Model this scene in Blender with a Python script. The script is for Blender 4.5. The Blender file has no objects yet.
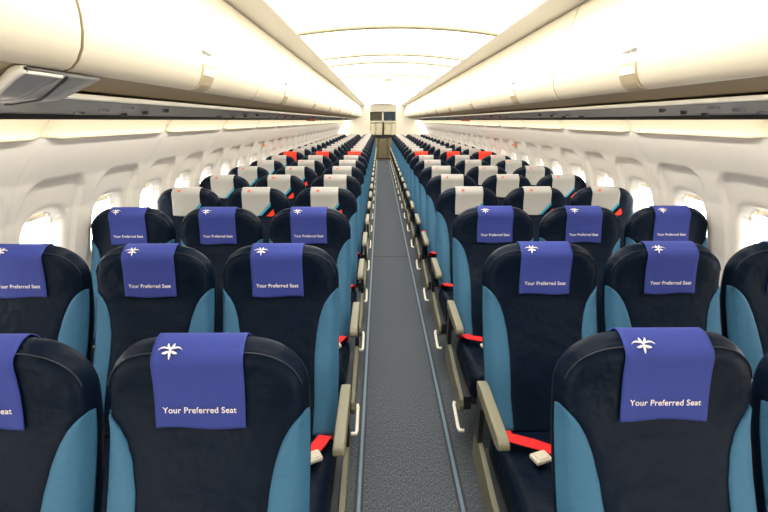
import bpy, bmesh, math, random
import numpy as np
from mathutils import Vector, Matrix

random.seed(4)
SC = bpy.context.scene
COL = SC.collection
EYE = 1.608
NROW = 21
D1, PITCH, OFF, SLOT = 0.924, 0.7904, 0.538, 0.513
Y_BACK = 17.95           # toilet fronts at the end of the cabin
Y_GALLEY = 19.45

# ------------------------------------------------------------------ camera
cam_d = bpy.data.cameras.new('camera')
cam_d.sensor_width = 36.0
cam_d.lens = 439.8 / 768 * 36.0
cam_d.clip_start = 0.02
cam_o = bpy.data.objects.new('camera', cam_d)
COL.objects.link(cam_o)
cam_o.location = (-0.129, 0.0, EYE)
cam_o.rotation_euler = (math.radians(90 - 17.135), 0, math.radians(-0.527))
SC.camera = cam_o

# ------------------------------------------------------------------ world, lamps, exposure
w = bpy.data.worlds.new('World')
SC.world = w
w.use_nodes = True
bg = w.node_tree.nodes['Background']
bg.inputs[0].default_value = (1.0, 0.98, 0.95, 1)
bg.inputs[1].default_value = 8.0
SC.view_settings.view_transform = 'Standard'
SC.view_settings.look = 'None'
SC.view_settings.gamma = 1.0
SC.view_settings.exposure = 0.12
try:
    SC.view_settings.use_curve_mapping = False
except Exception:
    pass

def area(name, loc, direction, sx, sy, power, color):
    d = bpy.data.lights.new(name, 'AREA')
    d.shape = 'RECTANGLE'
    d.size, d.size_y = sx, sy
    d.energy = power
    d.color = color
    o = bpy.data.objects.new(name, d)
    COL.objects.link(o)
    z = -Vector(direction).normalized()
    y = Vector((0, 1, 0))
    x = y.cross(z).normalized()
    o.matrix_world = Matrix(((x.x, y.x, z.x, loc[0]), (x.y, y.y, z.y, loc[1]), (x.z, y.z, z.z, loc[2]), (0, 0, 0, 1)))
    return o

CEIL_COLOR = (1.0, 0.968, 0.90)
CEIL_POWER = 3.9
for s in (-1, 1):
    # fluorescent runs over the windows, washing down the side wall
    area('wall_wash_lamp', (s * 1.345, 8.4, 1.621), (s * 0.22, 0, -0.975), 0.02, 20.0, 70.0, (1.0, 0.94, 0.84))

# ------------------------------------------------------------------ materials
def srgb(r, g, b):
    f = lambda c: (c / 255 / 12.92) if c / 255 <= 0.04045 else ((c / 255 + 0.055) / 1.055) ** 2.4
    return (f(r), f(g), f(b))

def mat(name, rgb, rough=0.6, metal=0.0, var=0.0, vscale=20, bump=0.0, bscale=80, bdist=0.01, spec=0.5, stretch=None, coat=0.0):
    m = bpy.data.materials.new(name)
    m.use_nodes = True
    nt = m.node_tree
    p = nt.nodes['Principled BSDF']
    p.inputs['Base Color'].default_value = (*rgb, 1)
    p.inputs['Roughness'].default_value = rough
    p.inputs['Metallic'].default_value = metal
    p.inputs['Specular IOR Level'].default_value = spec
    p.inputs['Coat Weight'].default_value = coat
    if var or bump:
        tc = nt.nodes.new('ShaderNodeTexCoord')
        mp = nt.nodes.new('ShaderNodeMapping')
        nt.links.new(tc.outputs['Object'], mp.inputs['Vector'])
        if stretch:
            mp.inputs['Scale'].default_value = stretch
    if var:
        n = nt.nodes.new('ShaderNodeTexNoise')
        n.inputs['Scale'].default_value = vscale
        n.inputs['Detail'].default_value = 4
        nt.links.new(mp.outputs[0], n.inputs['Vector'])
        mx = nt.nodes.new('ShaderNodeMix')
        mx.data_type = 'RGBA'
        mx.inputs[6].default_value = (*[c * (1 - var) for c in rgb], 1)
        mx.inputs[7].default_value = (*[min(1, c * (1 + var)) for c in rgb], 1)
        nt.links.new(n.outputs['Fac'], mx.inputs[0])
        nt.links.new(mx.outputs[2], p.inputs['Base Color'])
    if bump:
        n2 = nt.nodes.new('ShaderNodeTexNoise')
        n2.inputs['Scale'].default_value = bscale
        n2.inputs['Detail'].default_value = 3
        nt.links.new(mp.outputs[0], n2.inputs['Vector'])
        b = nt.nodes.new('ShaderNodeBump')
        b.inputs['Strength'].default_value = bump
        b.inputs['Distance'].default_value = bdist
        nt.links.new(n2.outputs['Fac'], b.inputs['Height'])
        nt.links.new(b.outputs[0], p.inputs['Normal'])
    return m

def carpet():
    m = bpy.data.materials.new('carpet')
    m.use_nodes = True
    nt = m.node_tree
    p = nt.nodes['Principled BSDF']
    p.inputs['Roughness'].default_value = 0.95
    p.inputs['Specular IOR Level'].default_value = 0.1
    tc = nt.nodes.new('ShaderNodeTexCoord')
    mp = nt.nodes.new('ShaderNodeMapping')
    mp.inputs['Scale'].default_value = (1, 0.35, 1)
    nt.links.new(tc.outputs['Object'], mp.inputs['Vector'])
    n = nt.nodes.new('ShaderNodeTexNoise')
    n.inputs['Scale'].default_value = 260
    n.inputs['Detail'].default_value = 3
    nt.links.new(mp.outputs[0], n.inputs['Vector'])
    r = nt.nodes.new('ShaderNodeValToRGB')
    e = r.color_ramp.elements
    e[0].position = 0.3
    e[0].color = (*srgb(34, 40, 47), 1)
    e[1].position = 0.72
    e[1].color = (*srgb(114, 120, 127), 1)
    nt.links.new(n.outputs['Fac'], r.inputs['Fac'])
    nt.links.new(r.outputs[0], p.inputs['Base Color'])
    b = nt.nodes.new('ShaderNodeBump')
    b.inputs['Strength'].default_value = 0.4
    b.inputs['Distance'].default_value = 0.004
    nt.links.new(n.outputs['Fac'], b.inputs['Height'])
    nt.links.new(b.outputs[0], p.inputs['Normal'])
    return m

def glow_panel():
    m = bpy.data.materials.new('ceiling_glow')
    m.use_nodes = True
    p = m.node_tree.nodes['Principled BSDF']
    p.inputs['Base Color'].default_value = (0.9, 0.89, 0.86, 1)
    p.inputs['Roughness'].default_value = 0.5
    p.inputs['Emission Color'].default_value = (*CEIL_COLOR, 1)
    p.inputs['Emission Strength'].default_value = CEIL_POWER  # glow added to plain ceiling panels to light the cabin, no real lamp
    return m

def glass():
    m = bpy.data.materials.new('window_glass')
    m.use_nodes = True
    nt = m.node_tree
    nt.nodes.remove(nt.nodes['Principled BSDF'])
    out = nt.nodes['Material Output']
    t = nt.nodes.new('ShaderNodeBsdfTransparent')
    t.inputs[0].default_value = (0.95, 0.96, 0.98, 1)
    g = nt.nodes.new('ShaderNodeBsdfGlossy')
    g.inputs['Roughness'].default_value = 0.08
    mx = nt.nodes.new('ShaderNodeMixShader')
    mx.inputs[0].default_value = 0.07
    nt.links.new(t.outputs[0], mx.inputs[1])
    nt.links.new(g.outputs[0], mx.inputs[2])
    nt.links.new(mx.outputs[0], out.inputs[0])
    return m

M = dict(
    navy=mat('navy_leather', srgb(9, 21, 36), 0.40, var=0.2, vscale=14, bump=0.45, bscale=10, bdist=0.03, spec=0.08),
    bolster=mat('light_blue_cloth', srgb(54, 102, 132), 0.62, var=0.10, vscale=60, bump=0.25, bscale=26, bdist=0.008, stretch=(1, 1, 3), spec=0.3),
    piping=mat('navy_piping', srgb(20, 28, 42), 0.5),
    blue=mat('violet_blue_cover_cloth', srgb(54, 66, 140), 0.75, var=0.09, vscale=40, bump=0.18, bscale=45, bdist=0.006, spec=0.25),
    grey=mat('grey_cover_cloth', srgb(174, 172, 166), 0.85, var=0.07, vscale=60, bump=0.15, bscale=60, bdist=0.004, spec=0.2),
    red=mat('red_cover_cloth', srgb(236, 62, 40), 0.75, var=0.05, spec=0.25),
    turq=mat('turquoise_cloth', srgb(40, 160, 190), 0.7),
    print=mat('white_print', srgb(232, 226, 226), 0.7),
    redprint=mat('red_print', srgb(238, 84, 52), 0.7),
    arm=mat('olive_grey_plastic', srgb(118, 114, 92), 0.45, var=0.05, vscale=8),
    shroud=mat('olive_shroud_plastic', srgb(108, 106, 86), 0.5, var=0.06, vscale=10),
    frame=mat('dark_seat_metal', srgb(52, 54, 58), 0.45, metal=0.6),
    strap=mat('red_belt_webbing', srgb(226, 24, 24), 0.6, var=0.08, vscale=90, stretch=(1, 8, 1)),
    buckle=mat('cream_buckle', srgb(206, 198, 178), 0.35, var=0.04),
    chrome=mat('bright_metal', srgb(225, 222, 214), 0.25, metal=0.7),
    cream=mat('cream_plastic', srgb(236, 226, 202), 0.42, var=0.012, vscale=3, spec=0.4),
    wall=mat('sidewall_plastic', srgb(245, 240, 230), 0.5, var=0.012, vscale=5, bump=0.03, bscale=300, bdist=0.001, spec=0.35),
    ceil=mat('ceiling_panel', srgb(246, 243, 234), 0.55, var=0.008, vscale=3, spec=0.3),
    joint=mat('ceiling_joint', srgb(196, 187, 156), 0.6),
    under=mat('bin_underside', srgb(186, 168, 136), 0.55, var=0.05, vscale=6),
    psu=mat('grey_service_panel', srgb(70, 71, 80), 0.42, var=0.05, vscale=6, spec=0.25),
    black=mat('black_gap', srgb(22, 22, 24), 0.5),
    placard=mat('placard_ink', srgb(140, 134, 128), 0.6),
    edge=mat('cream_edge_strip', srgb(250, 244, 228), 0.4),
    track=mat('blue_grey_floor_strip', srgb(98, 124, 142), 0.4, var=0.08, vscale=15),
    trackline=mat('dark_floor_edge', srgb(34, 38, 44), 0.6),
    lav=mat('lavatory_wall', srgb(232, 224, 204), 0.5, var=0.02, vscale=4),
    galley=mat('galley_cream', srgb(222, 214, 190), 0.5, var=0.03, vscale=5),
    galleydark=mat('galley_olive_door', srgb(66, 63, 40), 0.5, var=0.15, vscale=6),
    galleynavy=mat('galley_navy_door', srgb(18, 44, 66), 0.5),
    cart=mat('galley_cart_metal', srgb(126, 116, 90), 0.45, metal=0.2, var=0.12, vscale=8),
    brown=mat('galley_brown_trim', srgb(88, 66, 40), 0.5),
    latch=mat('latch_plastic', srgb(196, 180, 148), 0.45),
    endgrey=mat('grey_end_panel', srgb(150, 148, 144), 0.35, var=0.04, vscale=6),
    nozzle=mat('air_nozzle_grey', srgb(58, 58, 64), 0.4),
    seal=mat('bin_door_seal', srgb(140, 122, 88), 0.7),
    placred=mat('orange_placard', srgb(228, 138, 104), 0.6),
    cove=mat('cove_plastic', srgb(214, 200, 172), 0.5),
    lens=mat('reading_light_lens', srgb(120, 120, 130), 0.2),
    carpet=carpet(), glass=glass(), lit=glow_panel(),
)

# ------------------------------------------------------------------ helpers
def newmesh(name, verts, faces, m, smooth=True):
    me = bpy.data.meshes.new(name)
    me.from_pydata([tuple(v) for v in verts], [], faces)
    me.materials.append(m)
    if smooth:
        me.polygons.foreach_set('use_smooth', [True] * len(me.polygons))
    me.update()
    bm = bmesh.new()
    bm.from_mesh(me)
    bmesh.ops.recalc_face_normals(bm, faces=bm.faces)
    bm.to_mesh(me)
    bm.free()
    return me

def bm_mesh(name, bm, m, smooth=False):
    me = bpy.data.meshes.new(name)
    bmesh.ops.recalc_face_normals(bm, faces=bm.faces)
    bm.to_mesh(me)
    bm.free()
    me.materials.append(m)
    if smooth:
        me.polygons.foreach_set('use_smooth', [True] * len(me.polygons))
    return me

def link(name, me, parent=None, loc=None):
    o = bpy.data.objects.new(name, me)
    COL.objects.link(o)
    if parent:
        o.parent = parent
    if loc:
        o.location = loc
    return o

def thing(name, label, cat, loc=(0, 0, 0), group=None):
    o = bpy.data.objects.new(name, None)
    o.empty_display_size = 0.1
    COL.objects.link(o)
    o.location = loc
    o['label'] = label
    o['category'] = cat
    if group:
        o['group'] = group
    return o

def struct(name, me, parent=None):
    o = link(name, me, parent)
    if not parent:
        o['kind'] = 'structure'
    return o

def shell(P, Q):
    """closed sheet between two equal grids of points (lists of rows)"""
    R, Cn = len(P), len(P[0])
    v = [p for row in P for p in row] + [q for row in Q for q in row]
    n = R * Cn
    ix = lambda i, j: i * Cn + j
    f = []
    for i in range(R - 1):
        for j in range(Cn - 1):
            f.append((ix(i, j), ix(i, j + 1), ix(i + 1, j + 1), ix(i + 1, j)))
            f.append((n + ix(i, j), n + ix(i + 1, j), n + ix(i + 1, j + 1), n + ix(i, j + 1)))
    loop = [ix(0, j) for j in range(Cn)] + [ix(i, Cn - 1) for i in range(1, R)] + \
           [ix(R - 1, j) for j in range(Cn - 2, -1, -1)] + [ix(i, 0) for i in range(R - 2, 0, -1)]
    for a, b in zip(loop, loop[1:] + loop[:1]):
        f.append((a, b, n + b, n + a))
    return v, f

def add_box(bm, x0, x1, y0, y1, z0, z1, bev=0.0, seg=2):
    r = bmesh.ops.create_cube(bm, size=1.0)
    vs = r['verts']
    for v in vs:
        v.co = Vector(((x0 + x1) / 2 + v.co.x * (x1 - x0), (y0 + y1) / 2 + v.co.y * (y1 - y0), (z0 + z1) / 2 + v.co.z * (z1 - z0)))
    if bev:
        es = list({e for v in vs for e in v.link_edges})
        bmesh.ops.bevel(bm, geom=es, offset=bev, segments=seg, profile=0.5, affect='EDGES')

def box_mesh(name, dims, m, bev=0.0, seg=2):
    bm = bmesh.new()
    add_box(bm, *dims, bev, seg)
    return bm_mesh(name, bm, m, smooth=False)

def prism(name, poly, axis, a0, a1, m, bev=0.0, smooth=False):
    """extrude a 2-D polygon along an axis ('x': poly is (y,z); 'y': poly is (x,z))"""
    bm = bmesh.new()
    lo, hi = [], []
    for p in poly:
        if axis == 'x':
            lo.append(bm.verts.new((a0, p[0], p[1])))
            hi.append(bm.verts.new((a1, p[0], p[1])))
        else:
            lo.append(bm.verts.new((p[0], a0, p[1])))
            hi.append(bm.verts.new((p[0], a1, p[1])))
    bm.faces.new(lo)
    bm.faces.new(hi[::-1])
    n = len(poly)
    for i in range(n):
        bm.faces.new((lo[i], hi[i], hi[(i + 1) % n], lo[(i + 1) % n]))
    if bev:
        bmesh.ops.bevel(bm, geom=list(bm.edges), offset=bev, segments=2, profile=0.5, affect='EDGES')
    return bm_mesh(name, bm, m, smooth)

def tube_mesh(name, pts, r, m, n=8):
    pts = [Vector(p) for p in pts]
    vs, fs = [], []
    for i, p in enumerate(pts):
        t = (pts[min(i + 1, len(pts) - 1)] - pts[max(i - 1, 0)]).normalized()
        a = t.orthogonal().normalized() if i == 0 else (a - t * a.dot(t)).normalized()
        b = t.cross(a)
        for k in range(n):
            an = 2 * math.pi * k / n
            vs.append(p + (a * math.cos(an) + b * math.sin(an)) * r)
    for i in range(len(pts) - 1):
        for k in range(n):
            fs.append((i * n + k, i * n + (k + 1) % n, (i + 1) * n + (k + 1) % n, (i + 1) * n + k))
    fs.append(tuple(range(n)))
    fs.append(tuple((len(pts) - 1) * n + k for k in range(n)))
    return newmesh(name, vs, fs, m)

ORD = ['first', 'second', 'third', 'fourth', 'fifth', 'sixth', 'seventh', 'eighth', 'ninth', 'tenth', 'eleventh', 'twelfth',
       'thirteenth', 'fourteenth', 'fifteenth', 'sixteenth', 'seventeenth', 'eighteenth', 'nineteenth', 'twentieth', 'last',
       'twenty-second', 'twenty-third', 'twenty-fourth']

# ------------------------------------------------------------------ floor
bm = bmesh.new()
add_box(bm, -1.95, 1.95, -2.2, 20.6, -0.05, 0.0)
struct('floor', bm_mesh('floor', bm, M['carpet']))
k = 1
for s in (-1, 1):
    struct('trim_%d' % k, box_mesh('aisle_strip', (s * 0.226 - 0.008, s * 0.226 + 0.008, -2.2, 19.3, 0.0, 0.006), M['track'], 0.002)); k += 1
    struct('trim_%d' % k, box_mesh('aisle_strip_edge', (s * 0.212 - 0.005, s * 0.212 + 0.005, -2.2, 19.3, 0.0, 0.003), M['trackline'])); k += 1
    struct('trim_%d' % k, box_mesh('aisle_strip_edge', (s * 0.241 - 0.006, s * 0.241 + 0.006, -2.2, 19.3, 0.0, 0.003), M['trackline'])); k += 1
struct('trim_%d' % k, box_mesh('carpet_joint', (-0.206, 0.206, 5.19, 5.205, 0.0, 0.003), M['trackline'])); k += 1
struct('trim_%d' % k, box_mesh('galley_floor_edge', (-0.5, 0.5, 18.9, 19.35, 0.0, 0.004), M['brown'])); k += 1

# ------------------------------------------------------------------ side walls (sculpted sheets with window funnels)
WALL = [(0.00, 1.70), (0.12, 1.765), (0.30, 1.81), (0.60, 1.845), (0.85, 1.825), (1.00, 1.79), (1.17, 1.735), (1.345, 1.645), (1.46, 1.56), (1.545, 1.495)]
WZ = np.array([a for a, b in WALL]); WX = np.array([b for a, b in WALL])
BAY = 0.533
WIN_Z, WIN_HW, WIN_HH = 1.00, 0.136, 0.186
WY0 = {-1: 2.125, 1: 2.145}

def rrect(y, z, hw, hh, r):
    qx = np.abs(y) - (hw - r); qz = np.abs(z) - (hh - r)
    return np.hypot(np.maximum(qx, 0), np.maximum(qz, 0)) + np.minimum(np.maximum(qx, qz), 0) - r

def sstep(a, b, x):
    t = np.clip((x - a) / (b - a), 0, 1)
    return t * t * (3 - 2 * t)

def wall_side(s):
    name = 'wall_left' if s < 0 else 'wall_right'
    i0 = -6
    nb = 36
    ys = []
    for b in range(i0, i0 + nb):
        c = WY0[s] + b * BAY
        n = 44 if b < 6 else 26
        for j in range(n):
            ys.append((c - BAY / 2 + BAY * j / n, c, b))
    ys.append((WY0[s] + (i0 + nb) * BAY - BAY / 2, WY0[s] + (i0 + nb - 1) * BAY, i0 + nb - 1))
    Y = np.array([t[0] for t in ys]); Cc = np.array([t[1] for t in ys])
    zs = np.concatenate([np.linspace(0, 0.62, 8), np.linspace(0.66, 1.40, 62), np.linspace(1.42, 1.545, 9)])
    YY, ZZ = np.meshgrid(Y, zs)
    CC = np.meshgrid(Cc, zs)[0]
    X = np.interp(ZZ, WZ, WX)
    dy = YY - CC
    # window funnel: wider recess reaching above the window
    f = rrect(dy, ZZ - 1.02, 0.205, 0.325, 0.10)
    X = X + 0.024 * sstep(0.004, -0.014, f) * np.clip(0.35 + (ZZ - 0.70) / 0.62 * 0.75, 0.3, 1.15)
    g = rrect(dy, ZZ - WIN_Z, WIN_HW, WIN_HH, 0.095)
    X = X + 0.012 * sstep(0.03, 0.0, g) + 0.045 * sstep(0.002, -0.012, g)
    # panel seams every second bay
    seam0 = WY0[s] - BAY / 2
    q = (YY - seam0) / (2 * BAY)
    dist = np.abs(q - np.round(q)) * 2 * BAY
    X = X + 0.006 * (dist < 0.0045)
    hole = g < -0.013
    R, Cn = YY.shape
    verts = [(s * X[i, j], YY[i, j], ZZ[i, j]) for i in range(R) for j in range(Cn)]
    faces = []
    for i in range(R - 1):
        for j in range(Cn - 1):
            if hole[i, j] and hole[i, j + 1] and hole[i + 1, j] and hole[i + 1, j + 1]:
                continue
            faces.append((i * Cn + j, i * Cn + j + 1, (i + 1) * Cn + j + 1, (i + 1) * Cn + j))
    me = bpy.data.meshes.new(name)
    me.from_pydata(verts, [], faces)
    me.materials.append(M['wall'])
    me.polygons.foreach_set('use_smooth', [True] * len(me.polygons))
    struct(name, me)
    return i0, nb

# one window: bezel ring, pane, a blind pulled up to a narrow lip
def window_meshes(s):
    cx = s * (np.interp(WIN_Z, WZ, WX) + 0.085)
    lean = -s * 0.30  # the wall leans in going up
    def ring(hw, hh, r, n=10):
        pts = []
        for qx, qz, a0 in ((1, 1, 0), (-1, 1, 90), (-1, -1, 180), (1, -1, 270)):
            for i in range(n + 1):
                a = math.radians(a0 + 90 * i / n)
                pts.append((qx * (hw - r) + r * math.cos(a), qz * (hh - r) + r * math.sin(a)))
        return pts
    def place(pts, off):
        return [Vector((cx + s * off + lean * pz, py, WIN_Z + pz)) for py, pz in pts]
    a = place(ring(0.146, 0.200, 0.105), 0.0)
    b = place(ring(0.119, 0.170, 0.085), 0.0)
    c = place(ring(0.119, 0.170, 0.085), 0.030)
    d = place(ring(0.146, 0.200, 0.105), 0.030)
    n = len(a)
    fs = []
    for (p, q) in ((0, 1), (1, 2), (2, 3), (3, 0)):
        for i in range(n):
            j = (i + 1) % n
            fs.append((p * n + i, p * n + j, q * n + j, q * n + i))
    frame = newmesh('window_frame', a + b + c + d, fs, M['cream'])
    p0 = place(ring(0.121, 0.172, 0.086), 0.022); p1 = place(ring(0.121, 0.172, 0.086), 0.026)
    pane = newmesh('window_pane', p0 + p1, [tuple(range(n)), tuple(range(2 * n - 1, n - 1, -1))] + [(i, (i + 1) % n, n + (i + 1) % n, n + i) for i in range(n)], M['glass'], False)
    bl = []
    for off in (0.006, 0.012):
        for (py, pz) in ((-0.119, 0.170), (0.119, 0.170), (0.119, 0.140), (0.03, 0.134), (-0.03, 0.134), (-0.119, 0.140)):
            bl.append(Vector((cx + s * off + lean * pz, py, WIN_Z + pz)))
    blind = newmesh('window_blind', bl, [tuple(range(6)), tuple(range(11, 5, -1))] + [(i, (i + 1) % 6, 6 + (i + 1) % 6, 6 + i) for i in range(6)], M['cream'], False)
    return frame, pane, blind

wn = 1
for s in (-1, 1):
    i0, nb = wall_side(s)
    fr, pa, bl = window_meshes(s)
    for b in range(i0 + 3, i0 + nb - 3):
        o = struct('window_%d' % wn, fr)
        o.location.y = WY0[s] + b * BAY
        link('pane', pa, o)
        link('blind', bl, o)
        wn += 1

# cove panel above the windows, one piece per two bays, with a bright rolled lip
for s in (-1, 1):
    y = WY0[s] - BAY / 2 - 3 * 2 * BAY
    while y < Y_BACK - 0.2:
        y1 = y + 2 * BAY
        prof = [(1.488, 1.530), (1.480, 1.534), (1.478, 1.542), (1.480, 1.552), (1.472, 1.572), (1.456, 1.596), (1.440, 1.616), (1.425, 1.630)]
        n = 28
        P, Q = [], []
        for i in range(n + 1):
            t = i / n
            yy = y + 0.004 + (y1 - y - 0.008) * t
            e = min(t, 1 - t) * (y1 - y)
            dent = 0.020 * (1 - sstep(0.0, 0.09, np.array(e)))     # panel ends curl back at the seams
            P.append([(s * (px + dent * (1 - j / 7)), yy, pz + 0.4 * dent * (1 - j / 7)) for j, (px, pz) in enumerate(prof)])
            Q.append([(s * (px + 0.012 + dent * (1 - j / 7)), yy, pz + 0.004 + 0.4 * dent * (1 - j / 7)) for j, (px, pz) in enumerate(prof)])
        v, f = shell(P, Q)
        struct('trim_%d' % k, newmesh('cove_panel', v, f, M['cove'])); k += 1
        y = y1

# ------------------------------------------------------------------ ceiling
def ceil_z(x):
    return EYE + 0.640 - 0.055 * (x / 0.75) ** 2
JOINTS = [-1.2, 0.35, 1.95, 3.42, 4.78, 5.38, 6.86, 8.25, 9.6, 11.1, 12.6, 14.1, 15.6, 17.1]
P, Q = [], []
for yy in np.linspace(-2.2, 20.6, 60):
    xs = np.linspace(-0.98, 0.98, 29)
    P.append([(x, yy, ceil_z(x) + 0.012) for x in xs])
    Q.append([(x, yy, ceil_z(x) + 0.03) for x in xs])
v, f = shell(P, Q)
struct('ceiling', newmesh('ceiling', v, f, M['ceil']))
# ceiling panels between the ribs, made to glow in place of cove lamps
GLOW_Y = [q for q in JOINTS if q > 0.2] + [18.6]      # none over or behind the camera, keeping the near seats darker
for n_, (ya, yb) in enumerate(zip(GLOW_Y[:-1], GLOW_Y[1:])):
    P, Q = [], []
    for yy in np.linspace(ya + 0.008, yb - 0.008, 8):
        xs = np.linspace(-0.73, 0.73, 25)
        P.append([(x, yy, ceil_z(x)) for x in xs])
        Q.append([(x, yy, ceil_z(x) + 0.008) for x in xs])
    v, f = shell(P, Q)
    o = link('ceiling_glow_panel', newmesh('ceiling_glow_panel', v, f, M['lit']))
    o['label'] = 'white ceiling panel over the aisle with added glow, ' + ('nearest the camera' if n_ == 0 else 'farthest from the camera' if n_ == len(GLOW_Y) - 2 else '%s from the front' % ORD[n_])
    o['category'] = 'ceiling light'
    o['group'] = 'ceiling panels with added glow between the ribs'
for yy in JOINTS:
    if yy < 0.2 or yy > 17:
        continue
    P, Q = [], []
    for q in (-0.028, 0.028):
        xs = np.linspace(-0.74, 0.74, 25)
        P.append([(x, yy + q, ceil_z(x) - 0.022) for x in xs])
        Q.append([(x, yy + q, ceil_z(x) + 0.004) for x in xs])
    v, f = shell(P, Q)
    struct('trim_%d' % k, newmesh('ceiling_joint', v, f, M['joint'])); k += 1
# cream cove ledge between the bins and the ceiling panels
for s in (-1, 1):
    poly = [(s * 0.885, EYE + 0.556), (s * 0.70, EYE + 0.566), (s * 0.695, EYE + 0.573), (s * 0.71, EYE + 0.576), (s * 0.885, EYE + 0.570)]
    struct('trim_%d' % k, prism('cove_ledge', poly, 'y', -2.2, Y_BACK + 1.4, M['ceil'])); k += 1
    # roof skin behind the bins
    struct('trim_%d' % k, box_mesh('bin_backing', (min(s * 1.49, s * 1.51), max(s * 1.49, s * 1.51), -2.2, Y_BACK, 1.62, 2.26), M['black'])); k += 1
    struct('trim_%d' % k, box_mesh('bin_roof', (min(s * 0.96, s * 1.50), max(s * 0.96, s * 1.50), -2.2, Y_BACK, 2.215, 2.235), M['black'])); k += 1

# ends of the cabin
struct('wall_front', box_mesh('wall_front', (-1.9, 1.9, -2.25, -2.2, 0, 2.3), M['lav']))
for s, nm in ((-1, 'wall_back_left'), (1, 'wall_back_right')):
    o = struct(nm, box_mesh(nm, (min(s * 0.53, s * 1.9), max(s * 0.53, s * 1.9), Y_BACK, 19.35, 0, 2.235), M['lav']))
struct('wall_back', box_mesh('wall_back', (-1.9, 1.9, 20.55, 20.6, 0, 2.3), M['lav']))

# ------------------------------------------------------------------ overhead bins
BINP = 1.46
BIN0 = {-1: 1.075, 1: 1.00}
PROF = [(0.872, 0.548), (0.862, 0.53), (0.846, 0.48), (0.826, 0.42), (0.806, 0.36), (0.790, 0.31), (0.779, 0.26), (0.775, 0.22),
        (0.777, 0.185), (0.785, 0.153), (0.799, 0.128), (0.816, 0.112), (0.834, 0.106)]

def bin_prof(z):
    zz = [p[1] for p in PROF][::-1]; xx = [p[0] for p in PROF][::-1]
    return float(np.interp(z, zz, xx))

def bin_meshes(s):
    L = BINP
    P, Q = [], []
    ys = [0.003, 0.006, 0.012, 0.02] + list(np.linspace(0.05, L - 0.05, 12)) + [L - 0.02, L - 0.012, L - 0.006, L - 0.003]
    for yy in ys:
        e = min(yy, L - yy)
        ins = 0.006 * (1 - min(1, (e - 0.003) / 0.017)) ** 2
        P.append([(s * (px + ins), yy, EYE + pz) for px, pz in PROF])
        Q.append([(s * (px + 0.022), yy, EYE + pz + (0.004 if j > 8 else 0)) for j, (px, pz) in enumerate(PROF)])
    v, f = shell(P, Q)
    door = newmesh('bin_door', v, f, M['cream'])
    poly = [(s * 0.90, EYE + 0.545), (s * 0.83, EYE + 0.33), (s * 0.812, EYE + 0.2), (s * 0.845, EYE + 0.112), (s * 0.95, EYE + 0.078),
            (s * 1.46, EYE + 0.078), (s * 1.46, EYE + 0.545)]
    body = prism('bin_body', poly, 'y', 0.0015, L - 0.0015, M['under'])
    P = [[(s * (px + 0.0045), yy, EYE + pz) for px, pz in PROF] for yy in (0.0002, 0.0075)]
    Q = [[(s * (px + 0.012), yy, EYE + pz) for px, pz in PROF] for yy in (0.0002, 0.0075)]
    seal = newmesh('door_seal', *shell(P, Q), M['seal'])
    # latch: a plate in a dark surround, following the curve of the door down to its lip
    def plate(y0, y1, za, zb, off, th, taper, m, nm, n=8):
        P, Q = [], []
        for i in range(n + 1):
            z = za + (zb - za) * i / n
            t = taper * (i / n)
            x = bin_prof(z)
            rowp = [(s * (x - off), y0 - t, EYE + z), (s * (x - off), y1 - t, EYE + z)]
            rowq = [(s * (x - off + th), y0 - t, EYE + z), (s * (x - off + th), y1 - t, EYE + z)]
            P.append(rowp); Q.append(rowq)
        v, f = shell(P, Q)
        return newmesh(nm, v, f, m, False)
    c = L / 2
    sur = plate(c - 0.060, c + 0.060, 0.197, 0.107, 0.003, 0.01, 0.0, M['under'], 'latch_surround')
    grip = plate(c - 0.050, c + 0.050, 0.188, 0.160, 0.008, 0.012, 0.0, M['edge'], 'latch_grip')
    flap = plate(c - 0.050, c + 0.050, 0.156, 0.108, 0.007, 0.012, 0.0, M['latch'], 'latch_flap')
    bm = bmesh.new()
    for (a, b, z0, z1) in ((-0.045, -0.03, 0.232, 0.246), (-0.024, -0.008, 0.234, 0.246), (0.0, 0.014, 0.232, 0.244), (0.02, 0.045, 0.236, 0.242)):
        x = bin_prof((z0 + z1) / 2) - 0.001
        add_box(bm, s * x - 0.0015, s * x + 0.0015, c + a, c + b, EYE + z0, EYE + z1)
    plc = bm_mesh('row_placard', bm, M['placard'])
    return door, body, sur, grip, flap, plc, seal

for s in (-1, 1):
    door, body, sur, grip, flap, plc, seal = bin_meshes(s)
    side = 'left' if s < 0 else 'right'
    n0 = -1
    for i in range(n0, 12):
        y0 = BIN0[s] + i * BINP
        L = BINP
        if y0 + L > Y_BACK:
            break
        where = 'nearest the camera' if i == n0 else '%s from the front' % ORD[i - n0]
        t = thing('overhead_bin', 'cream overhead luggage bin above the %s seats, %s' % (side, where), 'luggage bin', (0, y0, 0), 'overhead bins along the %s side' % side)
        link('bin_body', body, t)
        link('bin_door', door, t)
        lo = link('latch_surround', sur, t)
        link('latch_grip', grip, lo)
        link('latch_flap', flap, lo)
        link('row_placard', plc, t)
        link('door_seal', seal, t)

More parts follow.
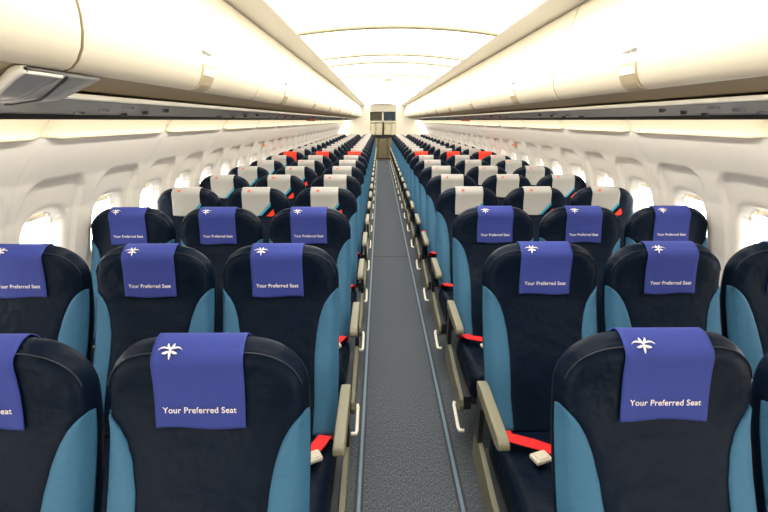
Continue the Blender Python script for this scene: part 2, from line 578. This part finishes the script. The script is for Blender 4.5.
# ------------------------------------------------------------------ passenger service panels under the bins
def psu_meshes(s, L):
    poly = [(s * 0.945, EYE + 0.052), (s * 1.05, EYE + 0.044), (s * 1.20, EYE + 0.030), (s * 1.318, EYE + 0.020), (s * 1.32, EYE + 0.068), (s * 0.945, EYE + 0.066)]
    panel = prism('psu', poly, 'y', 0.002, L - 0.002, M['psu'])
    slot = prism('psu_slot', [(s * 1.320, EYE + 0.003), (s * 1.328, EYE + 0.003), (s * 1.332, EYE + 0.03), (s * 1.40, EYE + 0.035), (s * 1.40, EYE + 0.07), (s * 1.321, EYE + 0.07)], 'y', 0.0, L, M['black'])
    strip = prism('psu_strip', [(s * 0.926, EYE + 0.056), (s * 0.944, EYE + 0.053), (s * 0.944, EYE + 0.068), (s * 0.935, EYE + 0.069), (s * 0.926, EYE + 0.067)], 'y', 0.001, L - 0.001, M['edge'])
    lights = []
    for q in range(3):
        bm = bmesh.new()
        bmesh.ops.create_cone(bm, cap_ends=True, segments=16, radius1=0.017, radius2=0.02, depth=0.014)
        x = 1.04 + 0.09 * q
        zz = EYE + float(np.interp(x, [0.945, 1.05, 1.2, 1.33], [0.052, 0.044, 0.03, 0.019]))
        bmesh.ops.translate(bm, verts=bm.verts, vec=(s * x, L * 0.42, zz - 0.001))
        lights.append(bm_mesh('reading_light', bm, M['lens'], False))
    noz = []
    for q in range(3):
        bm = bmesh.new()
        bmesh.ops.create_cone(bm, cap_ends=True, segments=16, radius1=0.010, radius2=0.016, depth=0.02)
        x = 1.04 + 0.09 * q
        zz = EYE + float(np.interp(x, [0.945, 1.05, 1.2, 1.33], [0.052, 0.044, 0.03, 0.019]))
        bmesh.ops.translate(bm, verts=bm.verts, vec=(s * x, L * 0.62, zz - 0.003))
        noz.append(bm_mesh('air_nozzle', bm, M['nozzle'], False))
    return panel, slot, strip, lights, noz

for s in (-1, 1):
    panel, slot, strip, lights, noz = psu_meshes(s, BINP)
    side = 'left' if s < 0 else 'right'
    for i in range(-1, 12):
        y0 = BIN0[s] + i * BINP
        if y0 + BINP > Y_BACK:
            break
        where = 'nearest the camera' if i == -1 else '%s from the front' % ORD[i + 1]
        t = thing('service_panel', 'grey reading light panel under the %s bins, %s' % (side, where), 'service panel', (0, y0, 0), 'service panels along the %s side' % side)
        link('panel', panel, t)
        link('slot', slot, t)
        if s < 0 and i in (-1, 0):
            # end module: the strip turns across to the bin lip, a grey panel fills up to it
            def yedge(x):
                return float(np.interp(x, [0.832, 0.87, 0.93, 1.0, 1.06], [0.950, 0.958, 0.985, 1.030, 1.085]))
            def zfill(x):
                return EYE + float(np.interp(x, [0.832, 0.85, 0.945, 1.06], [0.098, 0.091, 0.049, 0.040]))
            xs = list(np.linspace(0.836, 1.055, 14))
            if i == -1:
                P = [[(s * x, yedge(x) - y0 + (BINP - yedge(x) + y0) * q, zfill(x)) for q in np.linspace(0, 0.985, 6)] for x in xs if yedge(x) < BIN0[s]]
                link('edge_strip', newmesh('curved_strip', *shell([[(s * x, yedge(x) - y0 - 0.004, zfill(x) - 0.004), (s * x, yedge(x) - y0 - 0.004, min(zfill(x) + 0.016, EYE + 0.1045))] for x in xs if x < 1.02],
                                                                  [[(s * x, yedge(x) - y0 + 0.010, zfill(x) - 0.004), (s * x, yedge(x) - y0 + 0.010, min(zfill(x) + 0.016, EYE + 0.1045))] for x in xs if x < 1.02]), M['edge']), t)
                link('lip_strip', box_mesh('lip_strip', (min(s * 0.836, s * 0.85), max(s * 0.836, s * 0.85), 0.955 - y0, BINP - 0.01, EYE + 0.090, EYE + 0.101), M['edge'], 0.002), t)
            else:
                P = [[(s * x, 0.003 + 0.122 * q, zfill(x)) for q in np.linspace(0, 1, 4)] for x in xs]
            link('end_panel', newmesh('end_panel', *shell(P, [[(a_, b_, c_ + 0.006) for a_, b_, c_ in r_] for r_ in P]), M['endgrey']), t)
            if i == 0:
                link('panel_seam', tube_mesh('panel_seam', [(s * x, 0.005 + (x - 0.836) * 0.48, zfill(x) - 0.001) for x in np.linspace(0.838, 1.09, 10)], 0.0035, M['black']), t)
                st = prism('psu_strip', [(s * 0.926, EYE + 0.056), (s * 0.944, EYE + 0.053), (s * 0.944, EYE + 0.068), (s * 0.935, EYE + 0.069), (s * 0.926, EYE + 0.067)], 'y', 0.127, BINP - 0.001, M['edge'])
                link('edge_strip', st, t)
        else:
            link('edge_strip', strip, t)
        for a in lights:
            link('reading_light', a, t)
        for a in noz:
            link('air_nozzle', a, t)

# ------------------------------------------------------------------ seats
W = 0.765
HWID = 0.231
HC = 0.130      # corner radius across
VC = 0.135     # corner radius up
def hw(wv):
    base = HWID
    t = (wv - (W - VC)) / VC
    if t > 0:
        base = HWID - HC + HC * math.sqrt(max(0.0, 1 - min(t, 1) ** 2.05))
    if wv < 0.12:
        base -= 0.01 * (1 - wv / 0.12)
    return base
OUT = []
for i in range(60):
    OUT.append((hw(W * i / 60 * 0.85), W * i / 60 * 0.85))
for i in range(61):
    wv = W * 0.85 + W * 0.15 * math.sin(i / 60 * math.pi / 2)
    OUT.append((hw(wv), wv))
OUT.append((0.0, W))
OUTA = np.array(OUT)
def edge_dist(u, wv):
    p = np.array((abs(u), wv))
    a = OUTA[:-1]; b = OUTA[1:]
    ab = b - a
    t = np.clip(((p - a) * ab).sum(1) / np.maximum((ab * ab).sum(1), 1e-12), 0, 1)
    d = np.hypot(*(a + ab * t[:, None] - p).T)
    return float(d.min())
TIP = 0.188
def wing_in(wv):
    """how far the light blue side panel reaches in from the edge, at height wv"""
    t = (W - TIP) - wv
    if t <= 0:
        return 0.0
    return float(np.interp(t, [0, 0.02, 0.045, 0.08, 0.13, 0.19, 0.28, 0.42, 0.6], [0, 0.020, 0.037, 0.053, 0.067, 0.077, 0.083, 0.081, 0.074]))
RND = 0.034
def front(u, wv, base=False):
    e = edge_dist(u, wv)
    q = 1 - min(e / RND, 1)
    d = 0.024 + 0.026 * math.sqrt(max(0, 1 - q * q))
    d -= 0.010 * max(0.0, (wv / W - 0.6) / 0.4)
    d += 0.012 * (1 - math.exp(-e / 0.07))
    # lumbar swell and a soft crease under the head pad
    d += 0.020 * math.exp(-((wv - 0.22) / 0.16) ** 2) * (1 - math.exp(-e / 0.05))
    d -= 0.007 * math.exp(-((wv - (W - 0.235)) / 0.03) ** 2) * max(0, 1 - abs(u) / 0.17)
    wi = wing_in(wv)
    if wi > 0.004:
        x = (abs(u) - (hw(wv) - wi))
        if base:
            d -= 0.009 * min(1, max(0, (x + 0.002) / 0.012))
        elif x > 0:
            d += 0.006 * max(0.0, 1 - ((x - wi * 0.5) / (wi * 0.5)) ** 2)
    return d
Z0, ZH, LEAN = 0.417, 0.700, 0.28
def spine_y(q):
    q = min(q, 1.0)
    return -LEAN * (1 - q) ** 1.6 - 0.040 * max(0.0, (q - 0.62) / 0.38) ** 2 + 0.042
def spine(wv):
    q = wv / W
    dq = 1e-3
    y = spine_y(q)
    dy = (spine_y(min(q, 1.0)) - spine_y(min(q, 1.0) - dq)) / dq
    t = Vector((0, dy, ZH)).normalized()
    n = Vector((0, -t.z, t.y))
    return Vector((0, y, Z0 + ZH * q)), n, t
def pt(u, wv, d, up=0.0):
    p, n, t = spine(wv)
    p = p + n * d + t * up
    return Vector((u, p.y, p.z))

def backrest_mesh():
    ss = [-1, -0.985, -0.96, -0.93, -0.89] + list(np.linspace(-0.82, 0.82, 25)) + [0.89, 0.93, 0.96, 0.985, 1]
    ts = list(np.linspace(0, 0.80, 34)) + [0.80 + 0.20 * math.sin(i / 16 * math.pi / 2) for i in range(1, 17)]
    ts = sorted(set([0, 0.006, 0.018] + ts))
    R, Cn = len(ts), len(ss)
    vs = []
    for t in ts:
        wv = t * W
        h = hw(wv)
        for sv in ss:
            vs.append(pt(sv * h, wv, front(sv * h, wv, True)))
    for t in ts:
        wv = t * W
        h = hw(wv) - 0.012
        for sv in ss:
            e = edge_dist(sv * h, wv)
            vs.append(pt(sv * h, min(wv, W - 0.008), -0.045 + 0.022 * max(0, (t - 0.6) / 0.4) - 0.012 * (1 - math.exp(-e / 0.03))))
    n = R * Cn
    ix = lambda i, j: i * Cn + j
    f = []
    for i in range(R - 1):
        for j in range(Cn - 1):
            f.append((ix(i, j), ix(i, j + 1), ix(i + 1, j + 1), ix(i + 1, j)))
            f.append((n + ix(i, j), n + ix(i + 1, j), n + ix(i + 1, j + 1), n + ix(i, j + 1)))
    loop = [(0, j) for j in range(Cn)] + [(i, Cn - 1) for i in range(1, R)] + [(R - 1, j) for j in range(Cn - 2, -1, -1)] + [(i, 0) for i in range(R - 2, 0, -1)]
    prev = [ix(*q) for q in loop]
    for dep, outw in ((0.008, 0.005), (-0.006, 0.006), (-0.018, 0.003)):
        cur = []
        for (i, j) in loop:
            wv = ts[i] * W
            u = ss[j] * hw(wv)
            top = (i == R - 1)
            nu = 0.0 if (top and abs(ss[j]) < 0.99) else math.copysign(1, u) if j in (0, Cn - 1) else 0
            frac = max(0.0, (wv - (W - VC)) / VC)
            cur.append(len(vs))
            vs.append(pt(u + nu * outw * (1 - 0.5 * frac), wv, dep, up=outw * (1 if top else frac * 0.7 if j in (0, Cn - 1) else 0)))
        for a in range(len(loop)):
            b = (a + 1) % len(loop)
            f.append((prev[a], prev[b], cur[b], cur[a]))
        prev = cur
    last = [n + ix(*q) for q in loop]
    for a in range(len(loop)):
        b = (a + 1) % len(loop)
        f.append((prev[a], prev[b], last[b], last[a]))
    return newmesh('backrest', vs, f, M['navy'])

def bolster_mesh(sg):
    P, Q = [], []
    wt = W - TIP
    rows = [wt - 0.001, wt - 0.006, wt - 0.014, wt - 0.024] + list(np.linspace(wt - 0.036, 0.0, 44))
    for wv in rows:
        h = hw(wv)
        wi = max(wing_in(wv), 0.001)
        rp, rq = [], []
        for j in range(13):
            fr = j / 12
            u = h - wi + wi * fr
            off = 0.004 * math.sin(min(1, fr * 4 + 0.25) * math.pi / 2)
            rp.append(pt(sg * u, wv, front(u, wv) + off))
            rq.append(pt(sg * u, wv, front(u, wv) - 0.012))
        # a narrow return round the flank
        for dep in (0.020, 0.014):
            rp.append(pt(sg * (h + 0.0075), wv, dep))
            rq.append(pt(sg * (h - 0.004), wv, dep))
        P.append(rp); Q.append(rq)
    v, f = shell(P, Q)
    return newmesh('side_bolster', v, f, M['bolster'])

def piping_mesh():
    pts = []
    for (u, wv) in OUT[62:-1]:
        pts.append(pt(u - 0.003, wv - 0.002, 0.0315))
    left = [Vector((-p.x, p.y, p.z)) for p in pts][::-1]
    right = pts
    full = right + [pt(x, W - 0.002, 0.0315) for x in np.linspace(0.10, -0.10, 9)] + left
    return tube_mesh('piping', full, 0.0018, M['piping'], 6)

CW, CH = 0.206, 0.197
_paths = {}
def cover_path(u):
    """points of the surface under the cover along one vertical line: from low on the front, over the crest, down the back"""
    key = round(u, 4)
    if key not in _paths:
        pts = []
        for x in [0.26, 0.23, 0.20, 0.17, 0.14, 0.11, 0.085, 0.065, 0.05, 0.04, 0.034, 0.028, 0.022, 0.017, 0.0125, 0.0085, 0.005, 0.0025, 0.001]:
            pts.append(pt(u, W - x, front(u, W - x)))
        n0 = len(pts)
        for d in (0.014, 0.008, 0.0, -0.008, -0.016, -0.023):
            pts.append(pt(u, W, d, up=0.0022 + 0.004 * math.sin((0.014 - d) / 0.037 * math.pi)))
        for x in (0.004, 0.012, 0.03, 0.06, 0.09, 0.13):
            pts.append(pt(u, W - x, -0.026 - 0.014 * min(1, x / 0.03) - 0.012 * x / 0.13))
        P_ = np.array([tuple(p) for p in pts])
        L_ = np.concatenate([[0], np.cumsum(np.linalg.norm(np.diff(P_, axis=0), axis=1))])
        _paths[key] = (P_, L_, L_[n0])
    return _paths[key]
def cover_surface(u, q, off):
    """q = length along the cover down the front from the crest (negative: over the back)"""
    P_, L_, l0 = cover_path(u)
    l = l0 - q
    at = lambda t: np.array([np.interp(t, L_, P_[:, k_]) for k_ in range(3)])
    p = at(l)
    t = at(min(l + 0.004, L_[-1])) - at(max(l - 0.004, 0))
    n = Vector((0, -t[2], t[1])).normalized()      # outwards: forward on the front, up on the crest
    return Vector((u, p[1], p[2])) + n * off

def cover_mesh(kind, wavy):
    qs = [-0.14, -0.11, -0.085, -0.065, -0.052, -0.044, -0.037, -0.03, -0.022, -0.014, -0.007, 0.0, 0.005, 0.010, 0.015, 0.020, 0.026, 0.032, 0.038] + list(np.linspace(0.045, CH, 24))
    P, Q = [], []
    for q in qs:
        um = CW / 2
        if kind == 'grey' and q > 0.108:
            um = CW / 2 - (q - 0.108) / (CH - 0.108) * 0.085
        a, b = [], []
        for j in range(19):
            fr = j / 18
            u = -CW / 2 + (um + CW / 2) * fr
            if wavy:
                u += 0.0012 * math.sin(q * 22 + wavy) * (1 if fr > 0.5 else 0.6)
            lift = 0.0
            if q > 0.02:
                ed = abs(fr - 0.5) * 2
                lift = 0.002 * max(0, (q / CH)) ** 2 * (0.5 + 0.5 * math.sin(u * 40 + 1 + wavy)) + 0.002 * ed ** 6
            qq = q + (0.003 * math.sin(u * 30 + wavy) * max(0, q / CH) if q > 0.05 else 0)
            a.append(cover_surface(u, qq, 0.0055 + lift))
            b.append(cover_surface(u, qq, 0.0030 + lift))
        P.append(a); Q.append(b)
    v, f = shell(P, Q)
    return newmesh('cover', v, f, M[{'blue': 'blue', 'grey': 'grey', 'red': 'red'}[kind]])

def on_cover(u, q, off=0.0115):
    return cover_surface(u, q, off)

def stripe_mesh():
    P, Q = [], []
    for i in range(13):
        q = 0.101 + (CH - 0.101) * i / 12
        um = CW / 2 - max(0, (q - 0.108)) / (CH - 0.108) * 0.085
        P.append([on_cover(um - 0.001, q, 0.008), on_cover(min(um + 0.019, CW / 2 + 0.003), q, 0.008)])
        Q.append([on_cover(um - 0.001, q, 0.002), on_cover(min(um + 0.019, CW / 2 + 0.003), q, 0.002)])
    v, f = shell(P, Q)
    return newmesh('cover_stripe', v, f, M['turq'], False)

def tab_mesh():
    A, B, Cc = (0.072, 0.200), (0.136, 0.204), (0.122, 0.150)
    P, Q = [], []
    for i in range(7):
        t = i / 6
        ra, rb = [], []
        for j in range(7):
            fr = j / 6
            L0 = (A[0] + (Cc[0] - A[0]) * t, A[1] + (Cc[1] - A[1]) * t)
            R0 = (B[0] + (Cc[0] - B[0]) * t, B[1] + (Cc[1] - B[1]) * t)
            u = L0[0] + (R0[0] - L0[0]) * fr; q = L0[1] + (R0[1] - L0[1]) * fr
            ra.append(on_cover(u, q, 0.0062)); rb.append(on_cover(u, q, 0.001))
        P.append(ra); Q.append(rb)
    v, f = shell(P, Q)
    return newmesh('corner_tab', v, f, M['red'], False)

def flat_shape(name, polys, m):
    """polygons in cover coordinates (u, q) laid on the cover with a small thickness"""
    bm = bmesh.new()
    for poly in polys:
        lo = [bm.verts.new(on_cover(u, q, 0.0085)) for u, q in poly]
        hi = [bm.verts.new(on_cover(u, q, 0.0108)) for u, q in poly]
        try:
            bm.faces.new(hi)
            bm.faces.new(lo[::-1])
            n = len(poly)
            for i in range(n):
                bm.faces.new((hi[i], lo[i], lo[(i + 1) % n], hi[(i + 1) % n]))
        except ValueError:
            pass
    return bm_mesh(name, bm, m)

def emblem_mesh():
    cx, cq = -0.060, 0.008
    polys = []
    def petal(ang, r0, r1, wd, bend=0.0):
        pts_l, pts_r = [], []
        for i in range(9):
            t = i / 8
            r = r0 + (r1 - r0) * t
            a = math.radians(ang) + bend * t * t
            hwid = wd * math.sin(math.pi * (0.10 + 0.86 * t)) 
            c = (math.cos(a) * r, math.sin(a) * r)
            nx, ny = -math.sin(a), math.cos(a)
            pts_l.append((cx + c[0] + nx * hwid, cq - 0.006 - (c[1] + ny * hwid) + 0.012))
            pts_r.append((cx + c[0] - nx * hwid, cq - 0.006 - (c[1] - ny * hwid) + 0.012))
        polys.append(pts_l + pts_r[::-1])
    petal(90, 0.000, 0.007, 0.0026)
    petal(58, 0.002, 0.018, 0.0027, 0.15)
    petal(122, 0.002, 0.018, 0.0027, -0.15)
    petal(34, 0.007, 0.027, 0.0022, -0.55)
    petal(146, 0.007, 0.027, 0.0022, 0.55)
    petal(-24, 0.003, 0.018, 0.0024, 0.15)
    petal(204, 0.003, 0.018, 0.0024, -0.15)
    petal(270, -0.003, 0.016, 0.0026)
    return flat_shape('emblem', polys, M['print'])

def bird_mesh():
    cx, cq = -0.048, 0.018
    sh = [(-0.016, -0.001), (-0.008, -0.006), (-0.002, -0.008), (0.004, -0.007), (0.017, -0.004), (0.008, 0.0), (0.004, 0.006), (-0.002, 0.008), (-0.007, 0.004)]
    return flat_shape('emblem', [[(cx + a * 0.9, cq + b) for a, b in sh]], M['redprint'])

def wording_mesh():
    cu = bpy.data.curves.new('wording', 'FONT')
    cu.body = 'Your Preferred Seat'
    cu.size = 0.020
    cu.extrude = 0.0
    cu.offset = 0.0003
    cu.space_character = 1.05
    cu.align_x = 'CENTER'
    o = bpy.data.objects.new('wording', cu)
    COL.objects.link(o)
    bpy.context.view_layer.update()
    dg = bpy.context.evaluated_depsgraph_get()
    me = bpy.data.meshes.new_from_object(o.evaluated_get(dg))
    bpy.data.objects.remove(o)
    xs = [v.co.x for v in me.vertices]
    sc = 0.168 / (max(xs) - min(xs))
    bm = bmesh.new()
    bm.from_mesh(me)
    bpy.data.meshes.remove(me)
    for v in bm.verts:
        u, q = v.co.x * sc, 0.157 - v.co.y * sc * 1.05
        v.co = on_cover(u, q, 0.0115)
    me = bm_mesh('wording', bm, M['print'])
    me.update()
    return me

def cushion_mesh():
    bm = bmesh.new()
    add_box(bm, -0.238, 0.238, -0.46, 0.0, 0.0, 0.13, 0.042, 5)
    bmesh.ops.subdivide_edges(bm, edges=[e for e in bm.edges if e.calc_length() > 0.2], cuts=8, use_grid_fill=True)
    for v in bm.verts:
        x, y, z = v.co
        if z > 0.07:
            z += 0.010 * (1 - (x / 0.232) ** 2) + 0.006 * math.sin(min(1, -y / 0.46) * math.pi)
        v.co = Vector((x, y - 0.255, z + 0.315 - 0.045 * (y + 0.2)))
    return bm_mesh('cushion', bm, M['navy'], True)

def armrest_meshes(x, h=0.015):
    # pad, then its bracket running back to the pivot
    pad = prism('arm_pad', [(-0.255, 0.655), (-0.30, 0.662), (-0.56, 0.648), (-0.585, 0.636), (-0.592, 0.618), (-0.575, 0.604), (-0.54, 0.603), (-0.28, 0.612), (-0.255, 0.625)], 'x', x - h, x + h, M['arm'], 0.006)
    br = prism('arm_bracket', [(-0.24, 0.64), (-0.36, 0.615), (-0.37, 0.60), (-0.30, 0.56), (-0.30, 0.40), (-0.24, 0.40)], 'x', x - 0.010, x + 0.010, M['frame'], 0.003)
    return pad, br

def shroud_mesh(x):
    return prism('side_shroud', [(-0.22, 0.40), (-0.30, 0.405), (-0.50, 0.358), (-0.66, 0.345), (-0.705, 0.33), (-0.722, 0.30), (-0.71, 0.265), (-0.66, 0.245), (-0.40, 0.25), (-0.22, 0.28)], 'x', x - 0.010, x + 0.010, M['shroud'], 0.005)

def ribbon(name, pts, wid, th, m):
    pts = [Vector(p) for p in pts]
    P, Q = [], []
    for i, p in enumerate(pts):
        t = (pts[min(i + 1, len(pts) - 1)] - pts[max(i - 1, 0)]).normalized()
        side = t.cross(Vector((0, 0, 1)))
        if side.length < 0.2:
            side = Vector((0, 1, 0))
        side.normalize()
        nrm = side.cross(t).normalized()
        P.append([p + side * wid / 2 + nrm * th / 2, p - side * wid / 2 + nrm * th / 2])
        Q.append([p + side * wid / 2 - nrm * th / 2, p - side * wid / 2 - nrm * th / 2])
    v, f = shell(P, Q)
    return newmesh(name, v, f, m, False)

CUZ = 0.470  # about the height of the cushion top
def belt_half(sg, inner, fold):
    pts = [(sg * 0.205, -0.290, 0.435), (sg * 0.202, -0.335, 0.485), (sg * 0.190, -0.372, CUZ + 0.018), (sg * (0.200 + inner) / 2, -0.412, CUZ + 0.010 + fold), (sg * (inner + 0.02), -0.440, CUZ + 0.012), (sg * inner, -0.448, CUZ + 0.012)]
    return ribbon('belt', pts, 0.050, 0.003, M['strap'])
def buckle_mesh(u, y, rot, big):
    bm = bmesh.new()
    if big:
        add_box(bm, -0.032, 0.032, -0.024, 0.024, -0.008, 0.010, 0.006)
        add_box(bm, -0.022, 0.020, -0.018, 0.018, 0.009, 0.014, 0.003)
    else:
        add_box(bm, -0.020, 0.020, -0.021, 0.021, -0.003, 0.003, 0.002)
        add_box(bm, 0.018, 0.040, -0.012, 0.012, -0.0015, 0.0015)
    bmesh.ops.rotate(bm, verts=bm.verts, cent=(0, 0, 0), matrix=Matrix.Rotation(rot, 3, 'Z'))
    bmesh.ops.translate(bm, verts=bm.verts, vec=(u, y, CUZ + 0.020))
    return bm_mesh('buckle', bm, M['buckle'] if big else M['chrome'])

def lever_mesh(x, sg):
    return tube_mesh('lever', [(x - sg * 0.002, -0.60, 0.245), (x + sg * 0.003, -0.61, 0.232), (x + sg * 0.004, -0.75, 0.205), (x + sg * 0.002, -0.765, 0.202), (x - sg * 0.022, -0.768, 0.202)], 0.009, M['edge'], 8)

def leg_mesh(x, y0, y1):
    bm = bmesh.new()
    add_box(bm, x - 0.018, x + 0.018, -0.02, 0.02, 0.0, 0.30, 0.004)
    for v in bm.verts:
        t = v.co.z / 0.30
        v.co.y += y0 + (y1 - y0) * t
    add_box(bm, x - 0.028, x + 0.028, y0 - 0.05, y0 + 0.05, 0.0, 0.016, 0.004)
    return bm_mesh('leg', bm, M['frame'])

S = dict(back=backrest_mesh(), bolL=bolster_mesh(-1), bolR=bolster_mesh(1), pipe=piping_mesh(), emblem=emblem_mesh(), bird=bird_mesh(),
         wording=wording_mesh(), stripe=stripe_mesh(), tab=tab_mesh(), cushion=cushion_mesh(),
         frame=box_mesh('seat_frame', (-0.225, 0.225, -0.69, -0.24, 0.285, 0.325), M['frame'], 0.01),
         leg_f=leg_mesh(0.0, -0.66, -0.60), leg_r=leg_mesh(0.0, -0.22, -0.30))
COVERS = {'blue': [cover_mesh('blue', a) for a in (0.4, 1.7, 2.9, 4.2)], 'grey': [cover_mesh('grey', a) for a in (0.5, 2.2, 3.8)], 'red': [cover_mesh('red', a) for a in (0.0, 2.5)]}
ARM, SHR, BELT, LEV, SFR = {}, {}, {}, {}, {}
for sg in (-1, 1):
    ARM[sg] = armrest_meshes(sg * 0.2565)
    ARM[sg * 2] = armrest_meshes(sg * 0.279, 0.019)
    SHR[sg] = shroud_mesh(sg * 0.277)
    SFR[sg] = box_mesh('side_frame', (min(sg * 0.226, sg * 0.266), max(sg * 0.226, sg * 0.266), -0.69, -0.25, 0.26, 0.335), M['frame'], 0.004)
    LEV[sg] = lever_mesh(sg * 0.292, sg)
    BELT[sg, 'long'] = (belt_half(sg, 0.02, 0.012), buckle_mesh(sg * 0.112, -0.478, sg * -0.35, True))
    BELT[sg, 'short'] = (belt_half(sg, 0.135, 0.004), buckle_mesh(sg * 0.172, -0.452, sg * 0.5, True))
    BELT[sg, 'tongue'] = (belt_half(sg, 0.10, 0.006), buckle_mesh(sg * 0.082, -0.452, 0.0 if sg < 0 else math.pi, False))

def build_seat(row, slot):
    """row from 0 (nearest); slot -3..-1 left of the aisle, 1..3 right; +-1 is by the aisle"""
    sg = 1 if slot > 0 else -1
    x = sg * (OFF + (abs(slot) - 1) * SLOT)
    y = D1 + row * PITCH + (0.009 if slot > 0 else -0.009)
    kind = 'blue' if row < 3 else 'red' if row == 8 else 'grey'
    pos = {1: 'aisle', 2: 'middle', 3: 'window'}[abs(slot)]
    side = 'left' if sg < 0 else 'right'
    cov = {'blue': 'blue lettered', 'grey': 'pale grey', 'red': 'bright red'}[kind]
    rown = 'front row' if row == 0 else 'back row' if row == NROW - 1 else '%s row from the front' % ORD[row]
    t = thing('passenger_seat', '%s seat with %s headrest cover, %s, %s of the aisle' % (pos, cov, rown, side), 'seat', (x, y, 0), 'passenger seats with %s headrest covers' % cov)
    link('backrest', S['back'], t)
    link('piping', S['pipe'], t)
    b = link('side_bolster', S['bolL'], t)
    b = link('side_bolster', S['bolR'], t)
    c = link('headrest_cover', random.choice(COVERS[kind]), t)
    c['label'] = {'blue': 'violet blue headrest cover with white lettering', 'grey': 'pale grey headrest cover with a cut corner', 'red': 'plain red headrest cover'}[kind]
    c.location.x = random.uniform(-0.004, 0.004)
    if kind == 'blue':
        link('printed_emblem', S['emblem'], c)
        link('printed_wording', S['wording'], c)
    elif kind == 'grey':
        link('printed_emblem', S['bird'], c)
        link('cover_stripe', S['stripe'], c)
        link('corner_tab', S['tab'], c)
    link('seat_cushion', S['cushion'], t)
    link('seat_frame', S['frame'], t)
    link('leg', S['leg_f'], t)
    link('leg', S['leg_r'], t)
    # armrests: the one towards the aisle, and the outer one on window seats
    a = link('armrest', ARM[-sg * 2][0] if abs(slot) == 1 else ARM[-sg][0], t)
    link('arm_bracket', (ARM[-sg * 2] if abs(slot) == 1 else ARM[-sg])[1], a)
    if abs(slot) == 3:
        a = link('armrest', ARM[sg][0], t)
        link('arm_bracket', ARM[sg][1], a)
    if abs(slot) == 1:
        link('side_frame', SFR[-sg], t)
        link('side_panel', SHR[-sg], t)
        link('recline_lever', LEV[-sg], t)
    for h in (-1, 1):
        if h == -sg:
            st, bk = BELT[h, 'long' if sg > 0 else 'short']
        else:
            st, bk = BELT[h, 'tongue']
        s1 = link('seat_belt', st, t)
        link('buckle', bk, s1)
    return t

for row in range(NROW):
    for slot in (-3, -2, -1, 1, 2, 3):
        build_seat(row, slot)

# ------------------------------------------------------------------ galley at the far end
g = thing('galley_unit', 'tall galley with dark upper doors at the far end of the aisle', 'galley', (0, Y_GALLEY, 0))
link('back_panel', box_mesh('galley_body', (-0.75, 0.75, 0.62, 0.70, 0.0, 2.24), M['galley']), g)
for s in (-1, 1):
    link('side_panel', box_mesh('galley_side', (s * 0.60 - 0.02, s * 0.60 + 0.02, 0.0, 0.62, 0.0, 2.10), M['galley'], 0.004), g)
link('top_panel', box_mesh('galley_top', (-0.62, 0.62, 0.0, 0.62, 1.96, 2.235), M['ceil'], 0.004), g)
for x0, x1, mm in ((-0.575, -0.03, 'galleydark'), (0.03, 0.575, 'galleynavy')):
    d = link('upper_door', box_mesh('upper_door', (x0, x1, 0.02, 0.5, 1.60, 1.94), M[mm], 0.006), g)
    link('handle', box_mesh('handle', ((x0 + x1) / 2 - 0.05, (x0 + x1) / 2 + 0.05, 0.0, 0.022, 1.62, 1.635), M['chrome']), d)
link('divider', box_mesh('divider', (-0.03, 0.03, 0.0, 0.5, 1.53, 1.94), M['edge'], 0.003), g)
link('shelf', box_mesh('shelf', (-0.58, 0.58, 0.0, 0.5, 1.53, 1.585), M['edge'], 0.004), g)
for x0, x1 in ((-0.56, -0.33), (-0.31, -0.02), (0.06, 0.34), (0.36, 0.56)):
    d = link('oven_door', box_mesh('oven_door', (x0, x1, 0.10, 0.5, 1.02, 1.50), M['galley'], 0.01), g)
    link('handle', box_mesh('handle', (x0 + 0.03, x0 + 0.05, 0.075, 0.10, 1.2, 1.4), M['chrome'], 0.003), d)
link('centre_post', box_mesh('centre_post', (0.0, 0.04, 0.05, 0.5, 1.0, 1.51), M['brown'], 0.004), g)
link('worktop', box_mesh('worktop', (-0.58, 0.58, -0.02, 0.62, 0.90, 0.985), M['black'], 0.004), g)
for x0, x1 in ((-0.57, -0.20), (-0.185, 0.185), (0.20, 0.57)):
    d = link('cart_door', box_mesh('cart_door', (x0, x1, 0.02, 0.6, 0.03, 0.89), M['cart'], 0.008), g)
    link('handle', box_mesh('handle', ((x0 + x1) / 2 - 0.06, (x0 + x1) / 2 + 0.06, -0.005, 0.02, 0.78, 0.80), M['chrome'], 0.003), d)

# small signs
def tagged(name, me, label, cat, group=None):
    o = link(name, me)
    o['label'] = label
    o['category'] = cat
    if group:
        o['group'] = group
    return o
sg_ = thing('ceiling_sign', 'small red and white sign hanging from the ceiling over the aisle', 'sign', (0, 7.45, ceil_z(0)))
link('sign_plate', box_mesh('sign_plate', (-0.11, 0.11, -0.012, 0.012, -0.055, 0.002), M['cream'], 0.004), sg_)
link('sign_face', box_mesh('sign_face', (-0.04, 0.06, -0.0145, -0.011, -0.046, -0.014), M['placred']), sg_)
for s, side in ((-1, 'left'), (1, 'right')):
    o = tagged('exit_sign', box_mesh('exit_sign', (s * 1.16 - 0.065, s * 1.16 + 0.065, 6.9, 6.93, EYE - 0.010, EYE + 0.024), M['placred'], 0.003),
               'small pale red exit sign under the %s bins beside the overwing exit' % side, 'sign', 'red exit signs under the bins')
    x = s * (float(np.interp(1.30, WZ, WX)) - 0.004)
    tagged('wall_placard', box_mesh('wall_placard', (min(x, x + s * 0.012), max(x, x + s * 0.012), 6.03, 6.12, 1.275, 1.33), M['placred'], 0.002),
           'small orange red placard on the %s wall between windows' % side, 'placard', 'exit placards on the side walls')
